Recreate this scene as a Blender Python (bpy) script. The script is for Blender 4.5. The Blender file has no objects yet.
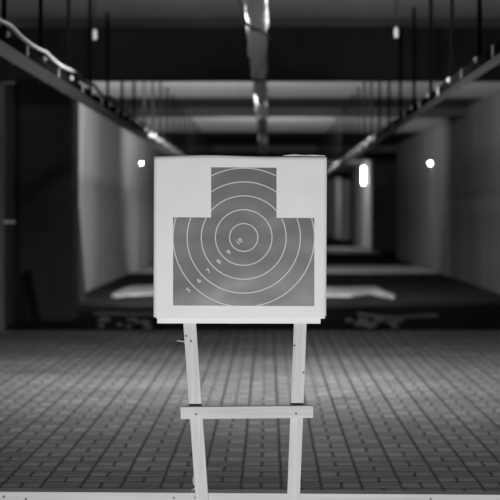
import bpy, bmesh, math, random
from mathutils import Vector, Matrix, noise

C = bpy.context.scene.collection
random.seed(7)
F, VX, VY, H = 1875.0, 268.0, 214.0, 1.358      # focal length in pixels, vanishing point, eye height
CEIL = H + 2.12
ZT = 6.745                                       # distance of the target


def P(px, py, y):
    return Vector(((px - VX) * y / F, y, H - (py - VY) * y / F))


# ------------------------------------------------------------------ helpers
def link(name, bm, mat, parent=None, smooth=False):
    me = bpy.data.meshes.new(name)
    bmesh.ops.recalc_face_normals(bm, faces=bm.faces[:])
    bm.to_mesh(me)
    bm.free()
    if smooth:
        for p in me.polygons:
            p.use_smooth = True
    me.materials.append(mat)
    o = bpy.data.objects.new(name, me)
    C.objects.link(o)
    if parent is not None:
        o.parent = parent
        o.location = -parent.location
    return o


def thing(name, label, cat, loc=(0, 0, 0), group=None):
    o = bpy.data.objects.new(name, None)
    o.empty_display_size = 0.05
    C.objects.link(o)
    o.location = loc
    o['label'] = label
    o['category'] = cat
    if group:
        o['group'] = group
    return o


def tag(o, label, cat, group=None):
    o['label'] = label
    o['category'] = cat
    if group:
        o['group'] = group
    return o


def struct(name, bm, mat, smooth=False):
    o = link(name, bm, mat, None, smooth)
    o['kind'] = 'structure'
    return o


def origin_to(o, loc):
    loc = Vector(loc)
    o.data.transform(Matrix.Translation(-(loc - o.location)))
    o.location = loc
    return o


def box(bm, lo, hi, bevel=0.0, mat=None):
    r = bmesh.ops.create_cube(bm, size=1.0)
    vs = r['verts']
    lo, hi = Vector(lo), Vector(hi)
    for v in vs:
        v.co = Vector([(lo[i] + hi[i]) / 2 + v.co[i] * (hi[i] - lo[i]) for i in range(3)])
    if bevel > 0:
        es = list({e for v in vs for e in v.link_edges})
        bmesh.ops.bevel(bm, geom=es, offset=bevel, segments=2, affect='EDGES', profile=0.5)
    return vs


def beam_between(bm, a, b, w, d, up=Vector((0, 1, 0)), bevel=0.0, segs=1):
    """rectangular bar from a to b; w across, d along `up`"""
    a, b = Vector(a), Vector(b)
    t = (b - a).normalized()
    n = (up - t * up.dot(t)).normalized()
    s = t.cross(n)
    rings = []
    for k in range(segs + 1):
        c = a.lerp(b, k / segs)
        rings.append([bm.verts.new(c + s * (w / 2 * i) + n * (d / 2 * j)) for i, j in ((-1, -1), (1, -1), (1, 1), (-1, 1))])
    fs = [bm.faces.new(rings[0][::-1]), bm.faces.new(rings[-1])]
    for r0, r1 in zip(rings, rings[1:]):
        for i in range(4):
            fs.append(bm.faces.new((r0[i], r0[(i + 1) % 4], r1[(i + 1) % 4], r1[i])))
    if bevel:
        es = list({e for f in fs for e in f.edges if len(e.link_faces) == 2 and e.calc_face_angle(0) > 0.8})
        bmesh.ops.bevel(bm, geom=es, offset=bevel, segments=2, affect='EDGES', profile=0.5)


def tube(bm, pts, r, n=8, cap=True):
    pts = [Vector(p) for p in pts]
    rs = r if isinstance(r, (list, tuple)) else [r] * len(pts)
    rings = []
    ref = None
    for i, p in enumerate(pts):
        t = (pts[min(i + 1, len(pts) - 1)] - pts[max(i - 1, 0)]).normalized()
        if ref is None:
            ref = Vector((1, 0, 0)) if abs(t.x) < 0.8 else Vector((0, 0, 1))
        u = (ref - t * ref.dot(t)).normalized()
        ref = u
        v = t.cross(u)
        rings.append([bm.verts.new(p + (u * math.cos(2 * math.pi * k / n) + v * math.sin(2 * math.pi * k / n)) * rs[i]) for k in range(n)])
    for a, b in zip(rings, rings[1:]):
        for k in range(n):
            bm.faces.new((a[k], a[(k + 1) % n], b[(k + 1) % n], b[k]))
    if cap:
        bm.faces.new(rings[0][::-1])
        bm.faces.new(rings[-1])


def lathe(bm, c, prof, n=16, axis='z'):
    """prof: list of (radius, height along axis)"""
    c = Vector(c)
    rings = []
    for r, h in prof:
        ring = []
        for k in range(n):
            a = 2 * math.pi * k / n
            x, y = r * math.cos(a), r * math.sin(a)
            if axis == 'z':
                p = Vector((x, y, h))
            elif axis == 'y':
                p = Vector((x, h, y))
            else:
                p = Vector((h, x, y))
            ring.append(bm.verts.new(c + p))
        rings.append(ring)
    for a, b in zip(rings, rings[1:]):
        for k in range(n):
            bm.faces.new((a[k], a[(k + 1) % n], b[(k + 1) % n], b[k]))
    bm.faces.new(rings[0][::-1])
    bm.faces.new(rings[-1])


# ------------------------------------------------------------------ materials
class Nodes:
    def __init__(self, name):
        self.m = bpy.data.materials.new(name)
        self.m.use_nodes = True
        self.t = self.m.node_tree
        self.b = self.t.nodes['Principled BSDF']

    def n(self, typ, **kw):
        nd = self.t.nodes.new(typ)
        for k, v in kw.items():
            setattr(nd, k, v)
        return nd

    def l(self, a, b):
        self.t.links.new(a, b)

    def math(self, op, a, b=None, c=None):
        nd = self.n('ShaderNodeMath', operation=op)
        for i, v in enumerate((a, b, c)):
            if v is None:
                continue
            if isinstance(v, (int, float)):
                nd.inputs[i].default_value = v
            else:
                self.l(v, nd.inputs[i])
        return nd.outputs[0]

    def ramp(self, fac, stops):
        nd = self.n('ShaderNodeValToRGB')
        e = nd.color_ramp.elements
        while len(e) < len(stops):
            e.new(0.5)
        for el, (p, g) in zip(e, stops):
            el.position = p
            el.color = (g, g, g, 1)
        self.l(fac, nd.inputs[0])
        return nd.outputs[0]


def grey(name, lo, hi, rough=0.8, scale=6.0, stretch=(1, 1, 1), metal=0.0, bump=0.0, detail=5.0, spec=0.5):
    N = Nodes(name)
    tc = N.n('ShaderNodeTexCoord')
    mp = N.n('ShaderNodeMapping')
    mp.inputs['Scale'].default_value = stretch
    N.l(tc.outputs['Object'], mp.inputs[0])
    nz = N.n('ShaderNodeTexNoise')
    nz.inputs['Scale'].default_value = scale
    nz.inputs['Detail'].default_value = detail
    N.l(mp.outputs[0], nz.inputs['Vector'])
    N.l(N.ramp(nz.outputs[0], [(0.3, lo), (0.7, hi)]), N.b.inputs['Base Color'])
    N.b.inputs['Roughness'].default_value = rough
    N.b.inputs['Metallic'].default_value = metal
    N.b.inputs['Specular IOR Level'].default_value = spec
    if bump:
        bp = N.n('ShaderNodeBump')
        bp.inputs['Strength'].default_value = bump
        bp.inputs['Distance'].default_value = 0.02
        N.l(nz.outputs[0], bp.inputs['Height'])
        N.l(bp.outputs[0], N.b.inputs['Normal'])
    return N.m


def emitter(name, strength):
    N = Nodes(name)
    N.b.inputs['Base Color'].default_value = (0.8, 0.8, 0.8, 1)
    N.b.inputs['Emission Color'].default_value = (1, 1, 1, 1)
    N.b.inputs['Emission Strength'].default_value = strength
    return N.m


def wood_mat(name, lo, hi, axis):
    st = [30, 30, 30]
    st[axis] = 1.2
    return grey(name, lo, hi, rough=0.75, scale=2.2, stretch=st, bump=0.08, detail=4, spec=0.2)


def paver_mat():
    """20 x 10 cm pavers laid in basket weave"""
    N = Nodes('concrete_pavers')
    tc = N.n('ShaderNodeTexCoord')
    sp = N.n('ShaderNodeSeparateXYZ')
    N.l(tc.outputs['Object'], sp.inputs[0])
    wob = N.n('ShaderNodeTexNoise')
    wob.inputs['Scale'].default_value = 9.0
    N.l(tc.outputs['Object'], wob.inputs['Vector'])
    wv = N.math('MULTIPLY', N.math('SUBTRACT', wob.outputs[0], 0.5), 0.10)
    u0 = N.math('ADD', N.math('MULTIPLY', N.math('ADD', sp.outputs[0], 0.1338 + 20.0), 5.0), wv)
    v0 = N.math('ADD', N.math('MULTIPLY', N.math('ADD', sp.outputs[1], -9.285 + 20.0), 5.0), wv)
    iu, iv = N.math('FLOOR', u0), N.math('FLOOR', v0)
    u, v = N.math('FRACT', u0), N.math('FRACT', v0)
    par = N.math('MODULO', N.math('ADD', iu, iv), 2.0)      # 0: joint runs away from the eye
    # (iu,iv) = (100,100) is the cell whose middle joint runs in depth
    s = N.math('ADD', N.math('MULTIPLY', u, N.math('SUBTRACT', 1.0, par)), N.math('MULTIPLY', v, par))
    du = N.math('MINIMUM', u, N.math('SUBTRACT', 1.0, u))
    dv = N.math('MULTIPLY', N.math('MINIMUM', v, N.math('SUBTRACT', 1.0, v)), 0.42)
    dm = N.math('MULTIPLY', N.math('ABSOLUTE', N.math('SUBTRACT', s, 0.5)), N.math('SUBTRACT', 1.0, N.math('MULTIPLY', par, 0.5)))
    d = N.math('MINIMUM', N.math('MINIMUM', du, dv), dm)
    joint = N.ramp(d, [(0.022, 0.0), (0.050, 1.0)])
    half = N.math('FLOOR', N.math('MULTIPLY', s, 2.0))
    cv = N.n('ShaderNodeCombineXYZ')
    N.l(iu, cv.inputs[0]); N.l(iv, cv.inputs[1]); N.l(half, cv.inputs[2])
    wn = N.n('ShaderNodeTexWhiteNoise', noise_dimensions='3D')
    N.l(cv.outputs[0], wn.inputs['Vector'])
    st = N.n('ShaderNodeTexNoise')
    st.inputs['Scale'].default_value = 0.9
    st.inputs['Detail'].default_value = 6
    N.l(tc.outputs['Object'], st.inputs['Vector'])
    fine = N.n('ShaderNodeTexNoise')
    fine.inputs['Scale'].default_value = 40
    N.l(tc.outputs['Object'], fine.inputs['Vector'])
    mp = N.n('ShaderNodeMapping')
    mp.inputs['Scale'].default_value = (0.7, 9.0, 1.0)
    N.l(tc.outputs['Object'], mp.inputs[0])
    sk = N.n('ShaderNodeTexNoise')
    sk.inputs['Scale'].default_value = 1.0
    sk.inputs['Detail'].default_value = 4
    N.l(mp.outputs[0], sk.inputs['Vector'])
    fine_sk = N.math('MULTIPLY', N.math('SUBTRACT', sk.outputs[0], 0.5), 0.20)
    tone = N.math('ADD', N.math('ADD', N.math('MULTIPLY', wn.outputs[0], 0.07), N.math('MULTIPLY', st.outputs[0], 0.28)),
                  N.math('ADD', N.math('MULTIPLY', fine.outputs[0], 0.10), N.math('ADD', fine_sk, 0.02)))
    tone = N.math('ADD', N.math('MULTIPLY', tone, joint), N.math('MULTIPLY', N.math('SUBTRACT', 1.0, joint), 0.018))
    cc = N.n('ShaderNodeCombineColor')
    for i in range(3):
        N.l(tone, cc.inputs[i])
    N.l(cc.outputs[0], N.b.inputs['Base Color'])
    N.b.inputs['Roughness'].default_value = 0.8
    N.b.inputs['Specular IOR Level'].default_value = 0.05
    bp = N.n('ShaderNodeBump')
    bp.inputs['Strength'].default_value = 0.5
    bp.inputs['Distance'].default_value = 0.006
    N.l(N.math('ADD', joint, N.math('MULTIPLY', fine.outputs[0], 0.4)), bp.inputs['Height'])
    N.l(bp.outputs[0], N.b.inputs['Normal'])
    return N.m


M = {}
M['pavers'] = paver_mat()
M['dirt'] = grey('dark_screed', 0.015, 0.035, rough=1.0, scale=1.3, bump=0.2, spec=0.0)
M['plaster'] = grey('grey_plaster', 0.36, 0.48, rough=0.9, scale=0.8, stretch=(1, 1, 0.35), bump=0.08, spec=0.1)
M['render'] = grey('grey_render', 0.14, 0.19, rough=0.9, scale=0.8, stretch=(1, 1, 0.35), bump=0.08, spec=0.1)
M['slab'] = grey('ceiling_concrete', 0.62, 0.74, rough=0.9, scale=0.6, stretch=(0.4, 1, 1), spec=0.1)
M['shade_black'] = grey('black_shade_tone', 0.025, 0.04, rough=0.9, scale=1.0, spec=0.1)  # near-black of the beams, also shade painted on ceiling bands and a wall panel
M['render_dim'] = grey('dim_grey_render', 0.07, 0.11, rough=0.9, scale=0.8, stretch=(1, 1, 0.35), bump=0.08, spec=0.1)  # same render, darkened to paint weaker lamplight
M['slab_lit'] = grey('lit_concrete', 0.72, 0.84, rough=0.9, scale=0.6, stretch=(0.4, 1, 1), spec=0.1)  # ceiling concrete with lamplight painted into its tone
M['slab_dim'] = grey('dim_concrete', 0.08, 0.13, rough=0.9, scale=0.6, stretch=(0.4, 1, 1), spec=0.1)  # ceiling concrete toned down where the lamplight fades
M['floor_lit'] = grey('lit_floor_tone', 0.22, 0.32, rough=1.0, scale=1.2, spec=0.0)  # pale floor tone standing in for lamplight
M['sheet'] = grey('lit_patch_tone', 0.14, 0.52, rough=0.9, scale=1.3, spec=0.1)  # pale tone painting lamplight onto a patch of floor
M['slab_dark'] = grey('shaded_concrete', 0.07, 0.10, rough=0.9, scale=0.6, stretch=(0.4, 1, 1), spec=0.1)  # ceiling concrete with shade painted into its tone
M['black'] = grey('black_paint', 0.06, 0.09, rough=0.9, scale=2.0, spec=0.1)
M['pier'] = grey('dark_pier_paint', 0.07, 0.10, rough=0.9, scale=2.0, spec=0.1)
M['paper'] = grey('white_paper', 0.76, 0.80, rough=0.9, scale=7.0, spec=0.1)
M['paper_back'] = grey('white_card', 0.80, 0.84, rough=0.9, scale=9.0, spec=0.1)
M['ink'] = grey('grey_ink', 0.115, 0.135, rough=0.40, scale=8.0, spec=0.5)
M['line'] = grey('pale_line', 0.62, 0.66, rough=0.8, scale=8.0, spec=0.1)
M['wood_v'] = wood_mat('pine_upright', 0.50, 0.62, 2)
M['wood_h'] = wood_mat('pine_batten', 0.48, 0.60, 0)
M['wood_beam'] = wood_mat('planed_beam', 0.48, 0.58, 0)
M['old_board'] = wood_mat('old_board', 0.012, 0.022, 2)
M['screw'] = grey('dull_steel', 0.10, 0.16, rough=0.5, metal=0.6, scale=30)
M['zinc'] = grey('galvanised_steel', 0.46, 0.58, rough=0.6, scale=5.0)
M['bright_nut'] = grey('bright_zinc', 0.5, 0.65, rough=0.4, scale=20.0, metal=0.2)
M['rod'] = grey('dark_rod', 0.004, 0.006, rough=0.9, scale=20.0, spec=0.0)
M['lip'] = grey('black_lip', 0.006, 0.01, rough=0.9, scale=20.0, spec=0.0)
M['cable'] = grey('black_cable', 0.012, 0.016, rough=0.6, scale=20.0, spec=0.2)
M['cable_pale'] = grey('pale_cable', 0.50, 0.60, rough=0.6, scale=20.0)
M['rope'] = grey('dirty_rope', 0.25, 0.32, rough=0.9, scale=20.0)
M['foil'] = grey('crumpled_sheet', 0.74, 0.90, rough=0.33, scale=7.0, stretch=(1, 0.5, 1), metal=0.3, bump=0.35)
M['strap'] = grey('strap', 0.02, 0.03, rough=0.7, scale=20.0)
M['rubble'] = grey('broken_concrete', 0.18, 0.34, rough=0.9, scale=9.0, bump=0.4)
M['lamp_body'] = grey('lamp_body', 0.10, 0.14, rough=0.6, scale=9.0)
M['fitting'] = grey('white_fitting', 0.75, 0.82, rough=0.5, scale=9.0)
M['post'] = grey('painted_post', 0.16, 0.2, rough=0.7, scale=5.0)
N = Nodes('still_water')
N.b.inputs['Base Color'].default_value = (0.02, 0.02, 0.02, 1)
N.b.inputs['Roughness'].default_value = 0.03
N.b.inputs['IOR'].default_value = 1.33
tcw = N.n('ShaderNodeTexCoord')
nw = N.n('ShaderNodeTexNoise')
nw.inputs['Scale'].default_value = 0.8
nw.inputs['Detail'].default_value = 3
N.l(tcw.outputs['Object'], nw.inputs['Vector'])
bw = N.n('ShaderNodeBump')
bw.inputs['Strength'].default_value = 0.02
bw.inputs['Distance'].default_value = 0.01
N.l(nw.outputs[0], bw.inputs['Height'])
N.l(bw.outputs[0], N.b.inputs['Normal'])
M['water'] = N.m

# ------------------------------------------------------------------ the setting
XL, XR = -3.18, 3.95
YP = 21.9            # where the pavers stop
YEND = 112.0

bm = bmesh.new(); box(bm, (-9, -4, -0.12), (9, YP, 0)); struct('floor', bm, M['pavers'])
bm = bmesh.new(); box(bm, (-9, YP, -0.12), (9, YEND, -0.004)); struct('floor_far', bm, M['dirt'])
bm = bmesh.new(); box(bm, (-9, -4, CEIL), (9, 20.2, CEIL + 0.2)); struct('ceiling', bm, M['slab'])
for nm, ya, yb, mt in (('ceiling_lip', 20.2, 21.3, 'plaster'), ('ceiling_middle', 21.3, 29.0, 'slab_dark'), ('ceiling_lit_band', 29.0, 34.2, 'slab_lit'), ('ceiling_dim_band', 34.2, 37.6, 'slab_dim'),
                       ('ceiling_shaded', 37.6, 40.6, 'shade_black'), ('ceiling_lit_band_far', 40.6, 48.6, 'slab_lit'), ('ceiling_far', 48.6, 66.0, 'shade_black'),
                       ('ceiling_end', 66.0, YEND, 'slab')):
    bm = bmesh.new(); box(bm, (-9, ya, CEIL), (9, yb, CEIL + 0.2)); struct(nm, bm, M[mt])  # these ceiling tones paint in bands of lamplight and shade
# paler strips painting pools of lamplight onto the dark floor
for nm, ya, yb in (('floor_light_strip', 43.2, 49.5), ('floor_light_strip_far', 64.0, 77.0)):
    bm = bmesh.new(); box(bm, (XL, ya, -0.05), (XR, yb, 0.0)); struct(nm, bm, M['floor_lit'])


# downstand beams across the ceiling
k = 1
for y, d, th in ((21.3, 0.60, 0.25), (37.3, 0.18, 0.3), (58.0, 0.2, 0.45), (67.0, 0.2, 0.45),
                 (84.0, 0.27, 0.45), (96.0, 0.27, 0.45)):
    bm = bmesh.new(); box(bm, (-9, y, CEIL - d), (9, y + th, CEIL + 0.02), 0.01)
    struct('trim_%d' % k, bm, M['shade_black']); k += 1


def wall(name, x0, x1, y0, y1, mat, z1=None):
    bm = bmesh.new(); box(bm, (x0, y0, -0.1), (x1, y1, (z1 or CEIL) + 0.05))
    return struct(name, bm, mat)


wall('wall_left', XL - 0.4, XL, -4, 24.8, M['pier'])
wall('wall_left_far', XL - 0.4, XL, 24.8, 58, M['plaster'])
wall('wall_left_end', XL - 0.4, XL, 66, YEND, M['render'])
wall('wall_right', XR, XR + 0.4, -4, 40.6, M['render_dim'])  # right wall tones paint in its lit and dim stretches
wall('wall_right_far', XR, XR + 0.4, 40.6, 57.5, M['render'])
wall('wall_right_shade_panel', XR - 0.06, XR + 1.2, 70.0, 70.3, M['shade_black'])  # added dark panel painting shade over the end of the wall beyond
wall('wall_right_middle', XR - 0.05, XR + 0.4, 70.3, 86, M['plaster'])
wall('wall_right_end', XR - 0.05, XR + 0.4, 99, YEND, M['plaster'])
wall('wall_back', -9, 9, YEND, YEND + 0.4, M['black'])
wall('wall_front', -9, 9, -4.4, -4, M['pier'])
wall('wall_outer_left', -9.4, -9, -4, YEND, M['black'])
wall('wall_outer_right', 9, 9.4, -4, YEND, M['black'])
# piers standing into the room
wall('wall_left_pier', XL, P(79, 0, 24.8).x, 24.0, 24.8, M['pier'])

# pale steel post at the near left edge of the picture, with two bracket stubs
pst = thing('steel_post', 'pale painted steel post at the far left edge where the pavers end', 'post', (P(0.5, 0, 21.6).x, 21.6, 0))
px = pst.location.x
bm = bmesh.new(); box(bm, (px - 0.045, 21.55, 0), (px + 0.045, 21.65, CEIL), 0.008); link('post_shaft', bm, M['post'], pst)
bm = bmesh.new(); box(bm, (px - 0.09, 21.5, 0), (px + 0.09, 21.7, 0.012), 0.003); link('base_plate', bm, M['post'], pst)
for py in (82, 222):
    c = P(10.5, py, 21.58)
    bm = bmesh.new(); box(bm, (px + 0.04, 21.55, c.z - 0.016), (c.x + 0.055, 21.61, c.z + 0.016), 0.004)
    o = link('bracket', bm, M['fitting'], pst); o['label'] = 'small white bracket stub'

# ------------------------------------------------------------------ target stand
stand = thing('target_stand', 'wooden target stand of two converging battens with a cross rail, holding the paper target', 'target stand',
              (P(245, 0, ZT).x, ZT, 0))
TY = ZT                      # front faces of the legs
LT = 0.03


def px2(px, py, y=ZT):
    return P(px, py, y)


def leg(p_top, p_low, slope_y0=150, y1=591.5):
    (xa, ya), (xb, yb) = p_top, p_low
    f = lambda y: xa + (xb - xa) * (y - ya) / (yb - ya)
    a, b = px2(f(slope_y0 + 14), slope_y0 + 14), px2(f(y1), y1)
    b.z = 0.0
    bm = bmesh.new()
    off = Vector((0, LT / 2, 0))
    beam_between(bm, b + off, a + off, 0.0455, LT, bevel=0.0015, segs=10)
    return bm


legs = []
for a, b in (((189.6, 323), (202.0, 500)), ((300.3, 323), (293.4, 500))):
    legs.append(link('leg', leg(a, b), M['wood_v'], stand))


def screw(px, py, y, parent, r=0.0042, mat=None, name='screw'):
    c = px2(px, py, ZT)
    bm = bmesh.new()
    lathe(bm, (c.x, y, c.z), [(r * 0.5, -0.0022), (r, -0.0014), (r, 0.004)], 10, 'y')
    o = link(name, bm, mat or M['screw'], parent)
    return o


for s_ in ((186.2, 336), (191, 341.2)):
    screw(*s_, TY, stand)
for s_ in ((294.4, 345.5), (303.3, 372.4)):
    screw(*s_, TY, stand)
# nail sticking out of the left leg, and splinters low on it
bm = bmesh.new(); c = px2(177.5, 341.2); d = px2(184.8, 341.8)
tube(bm, [c + Vector((0, .006, 0.001)), d + Vector((0, .010, 0))], 0.0014, 6)
lathe(bm, c + Vector((0, .006, 0.001)), [(0.003, -0.0015), (0.003, 0.0)], 8, 'x')
link('nail', bm, M['bright_nut'], stand)
for a, m, b in (((193.8, 485), (192.8, 479.5), (194.2, 475)), ((195.5, 488.5), (192.6, 490), (191.2, 492))):
    bm = bmesh.new(); tube(bm, [px2(*a) + Vector((0, .01, 0)), px2(*m) + Vector((0, .008, 0)), px2(*b) + Vector((0, .006, 0))], [0.0022, 0.0016, 0.0006], 5)
    link('splinter', bm, M['wood_v'], stand)

# cross rail in front of the legs
RT = 0.040
a, b = px2(180.6, 413.1, TY - RT), px2(313.2, 411.9, TY - RT)
a.y = b.y = TY
bm = bmesh.new()
off = Vector((0, -RT / 2 - 0.001, 0))
beam_between(bm, a + off, b + off, 0.0425, RT, bevel=0.0015, segs=8)
rail = link('cross_rail', bm, M['wood_h'], stand)
for sx, sy in ((196.5, 413), (296, 412.3)):
    screw(sx, sy, TY - RT - 0.001, stand)

# backing board between legs and paper
bb = [px2(157.4, 323.2), px2(320.4, 323.4), px2(323.2, 155.4), px2(158.5, 157)]
BY = TY - 0.013
bm = bmesh.new()
va = [bm.verts.new(Vector((p.x, BY, p.z))) for p in bb]
vb = [bm.verts.new(Vector((p.x, BY + 0.012, p.z))) for p in bb]
bm.faces.new(va); bm.faces.new(vb[::-1])
for i in range(4):
    bm.faces.new((va[i], va[(i + 1) % 4], vb[(i + 1) % 4], vb[i]))
link('backing_board', bm, M['paper_back'], stand)


# ---- paper sheets
def warp(x, z, amp=1.7):
    return amp * (0.0022 * noise.noise(Vector((x * 5, z * 5, 1.7))) + 0.0007 * noise.noise(Vector((x * 16, z * 16, 4.2))))


def quad_point(c, u, v):
    bl, br, tr, tl = c
    x = (bl[0] * (1 - u) + br[0] * u) * (1 - v) + (tl[0] * (1 - u) + tr[0] * u) * v
    y = (bl[1] * (1 - u) + br[1] * u) * (1 - v) + (tl[1] * (1 - u) + tr[1] * u) * v
    return x, y


def sheet(name, corners, y, thick, mat, parent, edge=0.0, nx=44, ny=42):
    bm = bmesh.new()
    g = []
    for layer in (0, 1):
        rows = []
        for j in range(ny + 1):
            row = []
            for i in range(nx + 1):
                u, v = i / nx, j / ny
                qx, qy = quad_point(corners, u, v)
                if edge:
                    qy -= v ** 6 * edge * math.sin(math.pi * u) * (0.6 + 0.5 * math.sin(7 * u))
                p = px2(qx, qy)
                row.append(bm.verts.new((p.x, y + warp(p.x, p.z) + layer * thick, p.z)))
            rows.append(row)
        g.append(rows)
    for L in (0, 1):
        for j in range(ny):
            for i in range(nx):
                q = [g[L][j][i], g[L][j][i + 1], g[L][j + 1][i + 1], g[L][j + 1][i]]
                bm.faces.new(q if L == 0 else q[::-1])
    per = [(0, i) for i in range(nx)] + [(j, nx) for j in range(ny)] + [(ny, nx - i) for i in range(nx)] + [(ny - j, 0) for j in range(ny)]
    for a_, b_ in zip(per, per[1:] + per[:1]):
        bm.faces.new((g[0][a_[0]][a_[1]], g[1][a_[0]][a_[1]], g[1][b_[0]][b_[1]], g[0][b_[0]][b_[1]]))
    return link(name, bm, mat, parent, True) if parent else link(name, bm, mat, None, True)


y2 = TY - 0.0185
s2 = sheet('paper_sheet', [(156.2, 318.2), (324.8, 318.4), (325.2, 156.6), (156.4, 157.4)], y2, 0.0006, M['paper_back'], None)
origin_to(s2, (s2.matrix_world @ s2.data.vertices[0].co))
tag(s2, 'plain white sheet behind the printed target sheet, only its lower corners peeking out', 'paper sheet')
# a loose curled scrap at the top edge of the stack, right of the middle
bm = bmesh.new()
pts = []
for i in range(13):
    u = i / 12
    qx = 283 + 42 * u
    qy = 155.6 - 1.3 * math.sin(math.pi * min(1, u * 1.1)) * (0.6 + 0.4 * math.sin(9 * u))
    pts.append((px2(qx, 160), px2(qx, qy)))
va = [[bm.verts.new((p[0].x, y2 + 0.0016, p[0].z)), bm.verts.new((p[1].x, y2 + 0.003, p[1].z)),
       bm.verts.new((p[1].x, y2 + 0.0036, p[1].z)), bm.verts.new((p[0].x, y2 + 0.0022, p[0].z))] for p in pts]
for A, B in zip(va, va[1:]):
    for i in range(4):
        bm.faces.new((A[i], A[(i + 1) % 4], B[(i + 1) % 4], B[i]))
bm.faces.new(va[0][::-1]); bm.faces.new(va[-1])
sc = link('paper_scrap', bm, M['paper_back'])
origin_to(sc, px2(304, 158) + Vector((0, -0.0163, 0)))
tag(sc, 'narrow curled scrap of white paper along the top right edge of the target', 'paper scrap')

y1 = TY - 0.0235
tgt = thing('paper_target', 'square white paper target with grey stepped figure, pale rings and numbers five to ten', 'shooting target', px2(240, 318) + Vector((0, -0.0235, 0)))
sheet('sheet', [(154.0, 316.8), (325.9, 316.0), (326.7, 157.4), (154.4, 156.8)], y1, 0.0006, M['paper'], tgt, edge=1.9)

CX, CY, RV = 243.8, 237.4, 0.982      # the rings print a touch lower than wide


def in_fig(x, y):
    if y > 305.6 or y < 167.6:
        return False
    if y < 217.6 + (x - 173) * 0.007:
        return 211.2 <= x <= 276.6
    xl = 173.3
    return xl <= x <= 314.2


# figure: grid strips split at its own outline so that the edges are exact
def fig_mesh(y):
    bm = bmesh.new()
    cache = {}

    def V(x, yy):
        k_ = (round(x, 3), round(yy, 3))
        if k_ not in cache:
            p = px2(x, yy)
            cache[k_] = bm.verts.new((p.x, y + warp(p.x, p.z), p.z))
        return cache[k_]
    xs = [173.4 + (211.3 - 173.4) * i / 12 for i in range(12)] + [211.3 + (276.5 - 211.3) * i / 20 for i in range(20)] + \
         [276.5 + (314.2 - 276.5) * i / 12 for i in range(13)]
    ys_low = [217.7 + (305.5 - 217.7) * i / 28 for i in range(29)]
    ys_top = [167.7 + (217.7 - 167.7) * i / 16 for i in range(17)]
    sh = lambda x, yy: yy + (x - 243.5) * 0.0055
    for i in range(len(xs) - 1):
        for j in range(28):
            bm.faces.new([V(xs[i], sh(xs[i], ys_low[j + 1])), V(xs[i + 1], sh(xs[i + 1], ys_low[j + 1])), V(xs[i + 1], sh(xs[i + 1], ys_low[j])), V(xs[i], sh(xs[i], ys_low[j]))])
        if 12 <= i < 32:
            for j in range(16):
                bm.faces.new([V(xs[i], sh(xs[i], ys_top[j + 1])), V(xs[i + 1], sh(xs[i + 1], ys_top[j + 1])), V(xs[i + 1], sh(xs[i + 1], ys_top[j])), V(xs[i], sh(xs[i], ys_top[j]))])
    return bm


o = link('printed_figure', fig_mesh(y1 - 0.0005), M['ink'], tgt, True)
o['label'] = 'grey stepped silhouette'


def ring_mesh(r, w, y):
    bm = bmesh.new()
    n = 360
    for i in range(n):
        a0, a1 = 2 * math.pi * i / n, 2 * math.pi * (i + 1) / n
        mx, my = CX + r * math.cos((a0 + a1) / 2), CY - RV * r * math.sin((a0 + a1) / 2)
        if not in_fig(mx, my):
            continue
        q = []
        for a_, rr in ((a0, r - w / 2), (a1, r - w / 2), (a1, r + w / 2), (a0, r + w / 2)):
            p = px2(CX + rr * math.cos(a_), CY - RV * rr * math.sin(a_))
            q.append(bm.verts.new((p.x, y + warp(p.x, p.z), p.z)))
        bm.faces.new(q)
    bmesh.ops.remove_doubles(bm, verts=bm.verts[:], dist=0.00002)
    return bm


for r in (14.1, 28.2, 42.3, 56.4, 70.4):
    rb = ring_mesh(r, 0.95, y1 - 0.0010)
    rb.verts.ensure_lookup_table()
    seen, parts = set(), []
    for v0 in rb.verts:
        if v0 in seen:
            continue
        stack, comp = [v0], set()
        while stack:
            v = stack.pop()
            if v in comp:
                continue
            comp.add(v)
            stack += [e.other_vert(v) for e in v.link_edges]
        seen |= comp
        parts.append(comp)
    for comp in parts:
        nb = bmesh.new()
        mp_ = {v: nb.verts.new(v.co) for v in comp}
        for f in rb.faces:
            if f.verts[0] in comp:
                nb.faces.new([mp_[v] for v in f.verts])
        link('scoring_ring' if len(parts) == 1 else 'ring_arc', nb, M['line'], tgt)
    rb.free()

for txt, nx_, ny_ in (('10', 239.4, 241.5), ('9', 229.0, 252.0), ('8', 219.1, 261.5), ('7', 208.8, 270.7), ('6', 199.1, 280.4), ('5', 189.0, 289.8)):
    cu = bpy.data.curves.new('ring_number', 'FONT')
    cu.body = txt
    cu.size = 0.0235
    cu.offset = 0.0004
    cu.align_x = 'CENTER'
    cu.align_y = 'CENTER'
    tmp = bpy.data.objects.new('ring_number', cu)
    C.objects.link(tmp)
    dg = bpy.context.evaluated_depsgraph_get()
    me = bpy.data.meshes.new_from_object(tmp.evaluated_get(dg))
    bpy.data.objects.remove(tmp)
    c = px2(nx_, ny_)
    c.y = y1 - 0.0011 + warp(c.x, c.z)
    me.transform(Matrix.Translation(c) @ Matrix.Rotation(math.pi / 2, 4, 'X') @ Matrix.Rotation(math.pi / 4, 4, 'Z'))
    me.materials.clear()
    me.materials.append(M['line'])
    o = bpy.data.objects.new('ring_number', me)
    C.objects.link(o)
    o.parent = tgt
    o.location = -tgt.location

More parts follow.
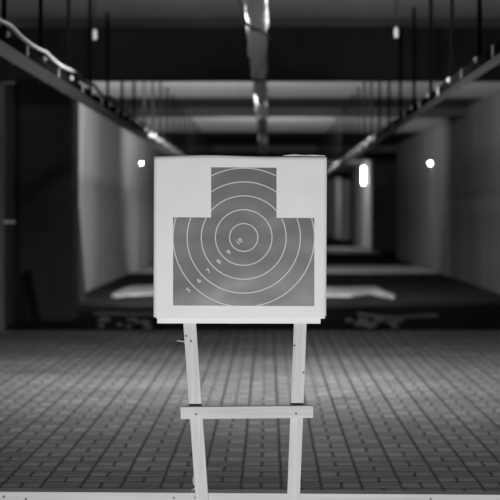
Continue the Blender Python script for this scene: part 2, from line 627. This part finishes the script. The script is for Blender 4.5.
# ------------------------------------------------------------------ low beam the stand is fastened to
sill = thing('wooden_barrier', 'long low planed timber barrier across the foreground behind the stand legs', 'barrier', (0, ZT + 0.08, 0))
bm = bmesh.new()
zl, zr = P(0, 491.8, ZT + LT).z, P(500, 494.9, ZT + LT).z
xl, xr = -2.2, 2.2
sl = (zr - zl) / (P(500, 0, ZT).x - P(0, 0, ZT).x)
zc = lambda x: zl + (x - P(0, 0, ZT).x) * sl
h = 0.15
up = Vector((0, 1, 0))
beam_between(bm, (xl, ZT + LT + 0.047, zc(xl) - h / 2), (xr, ZT + LT + 0.047, zc(xr) - h / 2), h, 0.092, bevel=0.002, segs=12)
link('rail', bm, M['wood_beam'], sill)
for x in (-1.9, 1.9):
    bm = bmesh.new(); box(bm, (x - 0.045, ZT + LT + 0.0015, 0), (x + 0.045, ZT + LT + 0.0915, zc(x) - h + 0.004), 0.003)
    link('support_post', bm, M['wood_v'], sill)
for sx, sy in ((3.8, 496.8), (174, 498), (195, 497.6), (430.7, 498.9), (26, 499.2)):
    c = P(sx, sy, ZT + LT)
    bm = bmesh.new(); lathe(bm, (c.x, ZT + LT + 0.001, c.z), [(0.003, -0.0012), (0.005, -0.0008), (0.005, 0.004)], 10, 'y')
    link('screw', bm, M['screw'], sill)

# ------------------------------------------------------------------ cable trays on hanger rods
LIP = 0.072


def tray(xi, xo, dz, y_first, step, label, side):
    """xi / xo: inner and outer edge; side +1 when it hangs left of the eye"""
    z0 = H + dz
    y0, y1_ = -3.6, 66.0
    t = thing('cable_tray', label, 'cable tray', ((xi + xo) / 2, y_first, CEIL))
    bm = bmesh.new()
    box(bm, (min(xi, xo), y0, z0 - 0.004), (max(xi, xo), y1_, z0))
    link('tray_base', bm, M['zinc'], t)
    for x, hh in ((xi, LIP), (xo, 0.03)):
        bm = bmesh.new()
        box(bm, (x - 0.002, y0, z0 - 0.003), (x + 0.002, y1_, z0 + hh))
        link('side_lip', bm, M['lip'], t)
    ys = [y_first + step * i for i in range(-8, 27)]
    for i, y in enumerate(ys):
        if y < -3.2 or y > 65:
            continue
        xr_ = xi - side * 0.02
        bm = bmesh.new()
        box(bm, (xr_ - 0.015, y - 0.012, z0 - 0.002), (xr_ + 0.015, y + 0.012, CEIL + 0.01), 0.002)
        rod = link('hanger_rod', bm, M['rod'], t)
        bm = bmesh.new()
        lathe(bm, (xi + side * 0.006, y - 0.016, z0 + LIP - 0.012), [(0.008, -0.02), (0.017, -0.014), (0.017, 0.010), (0.009, 0.018)], 8, 'z')
        o_ = link('clamp_nut', bm, M['bright_nut'], rod)
        o_.location = (0, 0, 0)
        ym = y + step * 0.5
        bm = bmesh.new()
        box(bm, (xi + side * 0.002, ym - 0.012, z0 - 0.002), (xi + side * 0.012, ym + 0.012, z0 + LIP + 0.003), 0.001)
        link('stay', bm, M['zinc'], t)
        for q in (0.33, 0.72):
            bm = bmesh.new()
            lathe(bm, (xo + side * 0.02, y + step * q, z0 - 0.004), [(0.007, -0.016), (0.012, -0.013), (0.012, 0.0), (0.012, 0.002)], 6, 'z')
            link('bolt', bm, M['zinc'], t)
    return t


def slung(xc, z, ya, yb, y_first, step, r, amp, mat, label):
    bm = bmesh.new()
    pts_ = []
    n_ = int((yb - ya) / 0.15)
    for i in range(n_ + 1):
        y = ya + (yb - ya) * i / n_
        ph = ((y - y_first) / step) % 1.0
        pts_.append((xc + 0.002 * math.sin(y * 1.3), y, z + amp * (1 - 4 * ph * (1 - ph)) + 0.006 * noise.noise(Vector((y * .7, xc, 0)))))
    tube(bm, pts_, r, 8)
    o = link('hanging_cable', bm, mat, None, True)
    origin_to(o, pts_[0])
    return tag(o, label, 'cable')


tray(-1.67, -1.835, 1.09, 12.0, 1.94, 'grey cable tray hung on dark rods along the left of the hall', 1)
tray(1.48, 1.575, 1.03, 13.29, 1.99, 'grey cable tray hung on dark rods along the right of the hall', -1)
slung(-1.651, H + 1.182, -3.4, 15.9, 12.0, 1.94, 0.013, 0.025, M['cable_pale'], 'pale cable slung along the near end of the left cable tray')
slung(-1.651, H + 1.184, 16.05, 60, 12.0, 1.94, 0.016, 0.05, M['cable'], 'black cable slung along the far length of the left cable tray')

# ------------------------------------------------------------------ central duct in crumpled sheet
duct = thing('ceiling_duct', 'narrow duct wrapped in crumpled shiny sheet hanging down the middle of the ceiling', 'duct', (-0.1, 14, CEIL))
bm = bmesh.new()
nsec, nr = 420, 20
rings = []
zd = H + 1.615
for i in range(nsec + 1):
    y = -3.5 + 63.5 * (i / nsec)
    w_, h_ = (0.084, 0.084) if y < 21.5 else (0.074, 0.074)
    ring = []
    cx = -0.088 - 0.0006 * y + 0.012 * noise.noise(Vector((y * 0.5, 3.3, 0)))
    for k_ in range(nr):
        a_ = 2 * math.pi * k_ / nr
        ca, sa = math.cos(a_), math.sin(a_)
        e = 0.5
        X_ = w_ * math.copysign(abs(ca) ** e, ca)
        Z_ = h_ * math.copysign(abs(sa) ** e, sa)
        cr = 1 + 0.34 * noise.noise(Vector((X_ * 13, y * 0.75, Z_ * 13))) + 0.16 * noise.noise(Vector((X_ * 22, y * 3.1, Z_ * 22 + 5)))
        ring.append(bm.verts.new((cx + X_ * cr, y, zd + Z_ * cr)))
    rings.append(ring)
cut = next(i for i, r_ in enumerate(rings) if r_[0].co.y > 30.5)
co_all = [[v.co.copy() for v in r_] for r_ in rings]
bm.free()
for nm, rr_, mt in (('wrapping', co_all[:cut + 1], 'foil'), ('dark_duct', co_all[cut:], 'lamp_body')):  # beyond the cut the duct takes a darker colour
    bm = bmesh.new()
    rv = [[bm.verts.new(c) for c in r_] for r_ in rr_]
    for a_, b_ in zip(rv, rv[1:]):
        for k_ in range(nr):
            bm.faces.new((a_[k_], a_[(k_ + 1) % nr], b_[(k_ + 1) % nr], b_[k_]))
    bm.faces.new(rv[0]); bm.faces.new(rv[-1][::-1])
    link(nm, bm, M[mt], duct)
for y in (-1, 3.5, 8, 12.5, 16.5, 20.8, 25, 30, 35.5, 41, 47, 53):
    for s in (-1, 1):
        bm = bmesh.new(); box(bm, (-0.1 + s * 0.082 - 0.004, y - 0.008, zd - 0.02), (-0.1 + s * 0.082 + 0.004, y + 0.008, CEIL + 0.005))
        link('hanger', bm, M['rod'], duct)
# black cable coiled round it
bm = bmesh.new()
pts_ = []
for i in range(120):
    t_ = i / 119
    y = 13.2 + 6.3 * t_
    a_ = math.pi * (1.02 + 0.75 * max(0.0, min(1, (t_ - 0.12) * 3)) ) if t_ < 0.5 else math.pi * (1.02 + 0.75 + 1.0 * (t_ - 0.5) * 2)
    ca, sa = math.cos(a_), math.sin(a_)
    rr = 0.112
    pts_.append((-0.097 + rr * math.copysign(abs(ca) ** 0.6, ca), y, zd + rr * math.copysign(abs(sa) ** 0.6, sa)))
tube(bm, pts_, 0.011, 7)
o = link('hanging_cable', bm, M['cable'], None, True)
origin_to(o, (-0.1, 13.2, zd))
tag(o, 'black cable wound round the shiny ceiling duct', 'cable')

# ------------------------------------------------------------------ two small pale lamp holders under the ceiling
for (px_, py_, y, lab) in ((94.6, 34.5, 17.2, 'small pale bare lamp holder hanging above the left cable tray'),
                           (396.3, 32.5, 17.2, 'small pale bare lamp holder hanging above the right cable tray')):
    c = P(px_, py_, y)
    t = thing('lamp_holder', lab, 'lamp holder', (c.x, y, CEIL), 'bare lamp holders')
    bm = bmesh.new(); tube(bm, [(c.x, y, CEIL + 0.005), (c.x, y, c.z + 0.03)], 0.006, 6); link('cord', bm, M['cable'], t)
    bm = bmesh.new(); lathe(bm, (c.x, y, c.z), [(0.010, -0.052), (0.020, -0.045), (0.021, 0.02), (0.012, 0.045), (0.008, 0.05)], 10); link('socket', bm, M['fitting'], t, True)

# ------------------------------------------------------------------ wall lamps
def wall_lamp(x_wall, y, z, inward, strength, label, reach=0.32, r=0.03, tubular=0.0, conduit=True, clabel=''):
    t = thing('wall_lamp', label, 'wall lamp', (x_wall, y, z), 'glowing wall lamps')
    em = emitter('lamp_glow_%d' % int(y), strength)
    bm = bmesh.new(); box(bm, (min(x_wall, x_wall + inward * 0.03), y - 0.06, z - 0.07), (max(x_wall, x_wall + inward * 0.03), y + 0.06, z + 0.07), 0.006)
    link('back_plate', bm, M['lamp_body'], t)
    bm = bmesh.new()
    top = z + tubular / 2 + r
    tube(bm, [(x_wall + inward * 0.02, y, z + (tubular / 2 + r) * 0.3), (x_wall + inward * reach * 0.6, y, top + 0.03), (x_wall + inward * reach, y, top + 0.03), (x_wall + inward * reach, y, top - 0.01)], 0.014, 8)
    link('arm', bm, M['lamp_body'], t, True)
    bm = bmesh.new(); lathe(bm, (x_wall + inward * reach, y, top - 0.005), [(0.03, -0.012), (0.034, 0.0), (0.03, 0.022), (0.016, 0.03)], 12)
    link('lamp_socket', bm, M['lamp_body'], t, True)
    bm = bmesh.new()
    prof = []
    for i in range(9):
        a_ = -math.pi / 2 + math.pi * i / 8
        prof.append((max(0.004, r * math.cos(a_)), r * math.sin(a_) + (tubular / 2 if a_ > 0.01 else -tubular / 2)))
    lathe(bm, (x_wall + inward * reach, y, z), prof, 16)
    link('glowing_globe', bm, em, t, True)
    if conduit:
        bm = bmesh.new(); tube(bm, [(x_wall + inward * 0.018, y, 0.0), (x_wall + inward * 0.018, y, z - 0.06)], 0.02, 8)
        o = link('conduit_pipe', bm, M['lamp_body'], None, True)
        origin_to(o, (x_wall + inward * 0.018, y, 0))
        tag(o, clabel, 'conduit')
    return t


LS = 1.0
yl = 46.5
wall_lamp(XL, yl, P(0, 163, yl).z, 1, 45 * LS, 'round glowing lamp on the left wall beside the target', conduit=True,
          reach=P(141, 0, yl).x - XL, clabel='dark vertical conduit below the round lamp on the left wall')
yr = 45.0
wall_lamp(XR, yr, P(0, 163, yr).z, -1, 45 * LS, 'round glowing lamp alone on the right wall', conduit=True,
          reach=XR - P(430.2, 0, yr).x, clabel='dark vertical conduit below the round lamp on the right wall')
ytb = 74.0
wall_lamp(XR - 0.05, ytb, P(0, 175.5, ytb).z, -1, 45 * LS, 'tall tubular glowing lamp far down the right wall', tubular=0.60, r=0.032, conduit=False,
          reach=XR - 0.05 - P(364, 0, ytb).x + 0.02)

# ------------------------------------------------------------------ boards leaning on the left
def board(a, b, w, th, label, up):
    bm = bmesh.new()
    beam_between(bm, a, b, w, th, up=up, bevel=0.003, segs=6)
    o = link('leaning_board', bm, M['old_board'])
    origin_to(o, a)
    return tag(o, label, 'board', 'dark boards leaning on the left')


board((P(80, 0, 28.6).x, 28.6, 0.0), (P(73, 0, 28.9).x, 28.9, P(0, 207, 28.9).z), 0.20, 0.03, 'tall dark board leaning beside the brightly lit left wall', Vector((0, 1, 0)))
board((P(37, 0, 23.3).x, 23.3, 0.0), (P(26, 0, 23.85).x, 23.85, P(0, 272, 23.8).z), 0.12, 0.03, 'short dark board leaning against the pier at far left', Vector((0, 1, 0)))


# ------------------------------------------------------------------ painted light patch, ropes and broken concrete on the dark floor
def ground(px_, py_):
    y = F * H / (py_ - VY)
    return ((px_ - VX) * y / F, y)


def lit_floor_patch(pts, label):
    """ragged pale patch standing in for lamplit floor: outline given by its near and far edge"""
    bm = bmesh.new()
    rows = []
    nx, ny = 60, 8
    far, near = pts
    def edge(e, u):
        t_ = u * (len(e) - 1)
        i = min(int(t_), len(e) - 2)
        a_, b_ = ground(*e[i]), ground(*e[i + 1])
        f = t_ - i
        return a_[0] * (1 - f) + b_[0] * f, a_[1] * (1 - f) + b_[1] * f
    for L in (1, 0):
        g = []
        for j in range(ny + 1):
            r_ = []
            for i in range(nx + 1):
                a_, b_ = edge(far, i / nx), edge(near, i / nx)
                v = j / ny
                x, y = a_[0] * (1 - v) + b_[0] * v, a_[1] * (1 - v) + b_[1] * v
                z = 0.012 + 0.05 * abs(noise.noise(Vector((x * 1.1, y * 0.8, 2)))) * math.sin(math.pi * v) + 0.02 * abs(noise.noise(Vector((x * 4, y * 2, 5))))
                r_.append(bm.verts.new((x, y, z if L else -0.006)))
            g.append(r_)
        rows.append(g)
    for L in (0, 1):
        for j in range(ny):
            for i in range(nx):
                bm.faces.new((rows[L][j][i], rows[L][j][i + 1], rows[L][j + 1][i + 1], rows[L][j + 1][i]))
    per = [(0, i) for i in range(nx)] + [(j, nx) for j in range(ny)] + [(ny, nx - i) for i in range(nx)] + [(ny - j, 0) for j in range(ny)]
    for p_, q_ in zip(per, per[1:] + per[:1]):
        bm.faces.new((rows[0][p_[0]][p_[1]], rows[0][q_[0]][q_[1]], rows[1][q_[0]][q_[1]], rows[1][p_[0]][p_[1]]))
    o = link('lit_floor_patch', bm, M['sheet'], None, True)
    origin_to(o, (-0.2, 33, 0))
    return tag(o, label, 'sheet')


lit_floor_patch(([(114, 293.5), (124, 289), (133, 286), (160, 285.2), (210, 285.5), (265, 285), (318, 286.5), (350, 287.5), (376, 286.5), (384, 291.5), (396, 296)],
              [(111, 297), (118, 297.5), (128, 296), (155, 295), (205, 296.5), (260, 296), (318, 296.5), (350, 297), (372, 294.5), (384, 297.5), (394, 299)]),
             'wide ragged pale patch standing in for lamplit floor behind the target')


def rope(pts, label):
    bm = bmesh.new()
    g = [ground(*q) for q in pts]
    sm = []
    for i in range(len(g) - 1):
        for f in (0, 0.25, 0.5, 0.75):
            sm.append((g[i][0] * (1 - f) + g[i + 1][0] * f, g[i][1] * (1 - f) + g[i + 1][1] * f, 0.019))
    sm.append((g[-1][0], g[-1][1], 0.019))
    tube(bm, sm, 0.02, 8)
    o = link('rope', bm, M['rope'], None, True)
    origin_to(o, sm[0])
    return tag(o, label, 'rope')


rope([(358, 315.5), (368, 316.5), (384, 318.4), (398, 319.4), (412, 318), (424, 317), (438, 317)], 'pale rope lying on the dark floor at right just past the pavers')
rope([(94, 315.5), (108, 315.0), (124, 315.4), (142, 315.9), (154, 315.8)], 'pale rope lying on the dark floor at left just past the pavers')

rng = random.Random(11)


def chunk(x, y, s):
    bm = bmesh.new()
    bmesh.ops.create_icosphere(bm, subdivisions=2, radius=1.0)
    sd = rng.uniform(0, 50)
    for v in bm.verts:
        v.co *= 1 + 0.45 * noise.noise(v.co * 1.3 + Vector((sd, 0, 0)))
        v.co = Vector((round(v.co.x * 3) / 3, round(v.co.y * 3) / 3, round(v.co.z * 2.4) / 2.4)).lerp(v.co, 0.5)
        v.co = Vector((v.co.x * s * 1.4, v.co.y * s, v.co.z * s * 0.55))
    mz = min(v.co.z for v in bm.verts)
    for v in bm.verts:
        v.co.z -= mz + 0.006
    o = link('concrete_chunk', bm, M['rubble'])
    o.location = (x, y, 0)
    o.rotation_euler.z = rng.uniform(0, 6.28)
    return o


for side, cx_, lab in (('left', 122, 'lump of broken concrete lying on the dark floor at left past the pavers'),
                       ('right', 372, 'lump of broken concrete lying on the dark floor at right past the pavers')):
    spots = []
    while len(spots) < 9:
        g_ = ground(cx_ + rng.uniform(-26, 26), rng.uniform(321.5, 329))
        if all(math.hypot(g_[0] - q[0], g_[1] - q[1]) > 0.27 for q in spots):
            spots.append(g_)
    for gx, gy in spots:
        tag(chunk(gx, gy, rng.uniform(0.03, 0.075)), lab, 'rubble', 'broken concrete on the %s' % side)

# ------------------------------------------------------------------ light
def area(name, loc, size, power, rot=(0, 0, 0), sy=None):
    L = bpy.data.lights.new(name, 'AREA')
    L.energy = power
    L.size = size
    if sy:
        L.shape = 'RECTANGLE'
        L.size_y = sy
    o = bpy.data.objects.new(name, L)
    C.objects.link(o)
    o.location = loc
    o.rotation_euler = rot
    return o


# ceiling lamps over the pavers, above the frame
for side, x in (('left', -0.6), ('right', 0.6)):
    o = area('ceiling_lamp_' + side, (x, 14.9, CEIL - 0.22), 0.25, 42, sy=1.4)
    o.data.spread = math.radians(158)
    L = bpy.data.lights.new('ceiling_bulb_' + side, 'POINT')
    L.energy = 85
    L.shadow_soft_size = 0.06
    o = bpy.data.objects.new('ceiling_bulb_' + side, L)
    C.objects.link(o)
    o.location = (x, 15.0, CEIL - 0.3)

# strip lamps fixed to the far side of the cross beams, shining down the range
for nm, x, y, zz, p, w_, sp in (('first', -0.55, 25.0, 0.30, 600, 1.8, 118), ('second', 0.1, 37.8, 0.32, 240, 2.2, 92), ('third', 0.6, 70.6, 0.15, 200, 2.0, 130),
                                ('fourth', 0.6, 99.5, 0.15, 160, 2.0, 130)):
    o = area('beam_lamp_' + nm, (x, y, CEIL - zz), w_, p, rot=(math.radians(90), 0, 0), sy=0.08)
    o.data.spread = math.radians(sp)

# floodlight on the floor in front of the stand
S = bpy.data.lights.new('floodlight', 'SPOT')
S.energy = 365
S.spot_size = math.radians(64)
S.spot_blend = 0.5
S.shadow_soft_size = 0.05
so = bpy.data.objects.new('floodlight', S)
C.objects.link(so)
so.location = (0.0, 3.6, 0.12)
d = Vector((-0.08, ZT, 1.2)) - so.location
so.rotation_euler = d.to_track_quat('-Z', 'Y').to_euler()

w = bpy.data.worlds.new('World')
bpy.context.scene.world = w
w.use_nodes = True
w.node_tree.nodes['Background'].inputs[0].default_value = (1, 1, 1, 1)
w.node_tree.nodes['Background'].inputs[1].default_value = 0.004

# ------------------------------------------------------------------ camera
cam = bpy.data.cameras.new('camera')
co = bpy.data.objects.new('camera', cam)
C.objects.link(co)
co.location = (0, 0, H)
co.rotation_euler = (math.pi / 2, 0, 0)
cam.sensor_width = 24.0
cam.sensor_height = 24.0
cam.sensor_fit = 'HORIZONTAL'
cam.lens = F / 500 * 24.0
cam.shift_x = -(VX - 250) / 500
cam.shift_y = (VY - 250) / 500
cam.clip_end = 300
cam.dof.use_dof = True
cam.dof.focus_distance = ZT - 0.01
cam.dof.aperture_fstop = 3.3
s = bpy.context.scene
s.camera = co
s.view_settings.view_transform = 'Standard'
s.view_settings.look = 'None'
s.view_settings.gamma = 1
s.view_settings.exposure = 0
s.cycles.use_denoising = True
s.cycles.max_bounces = 10
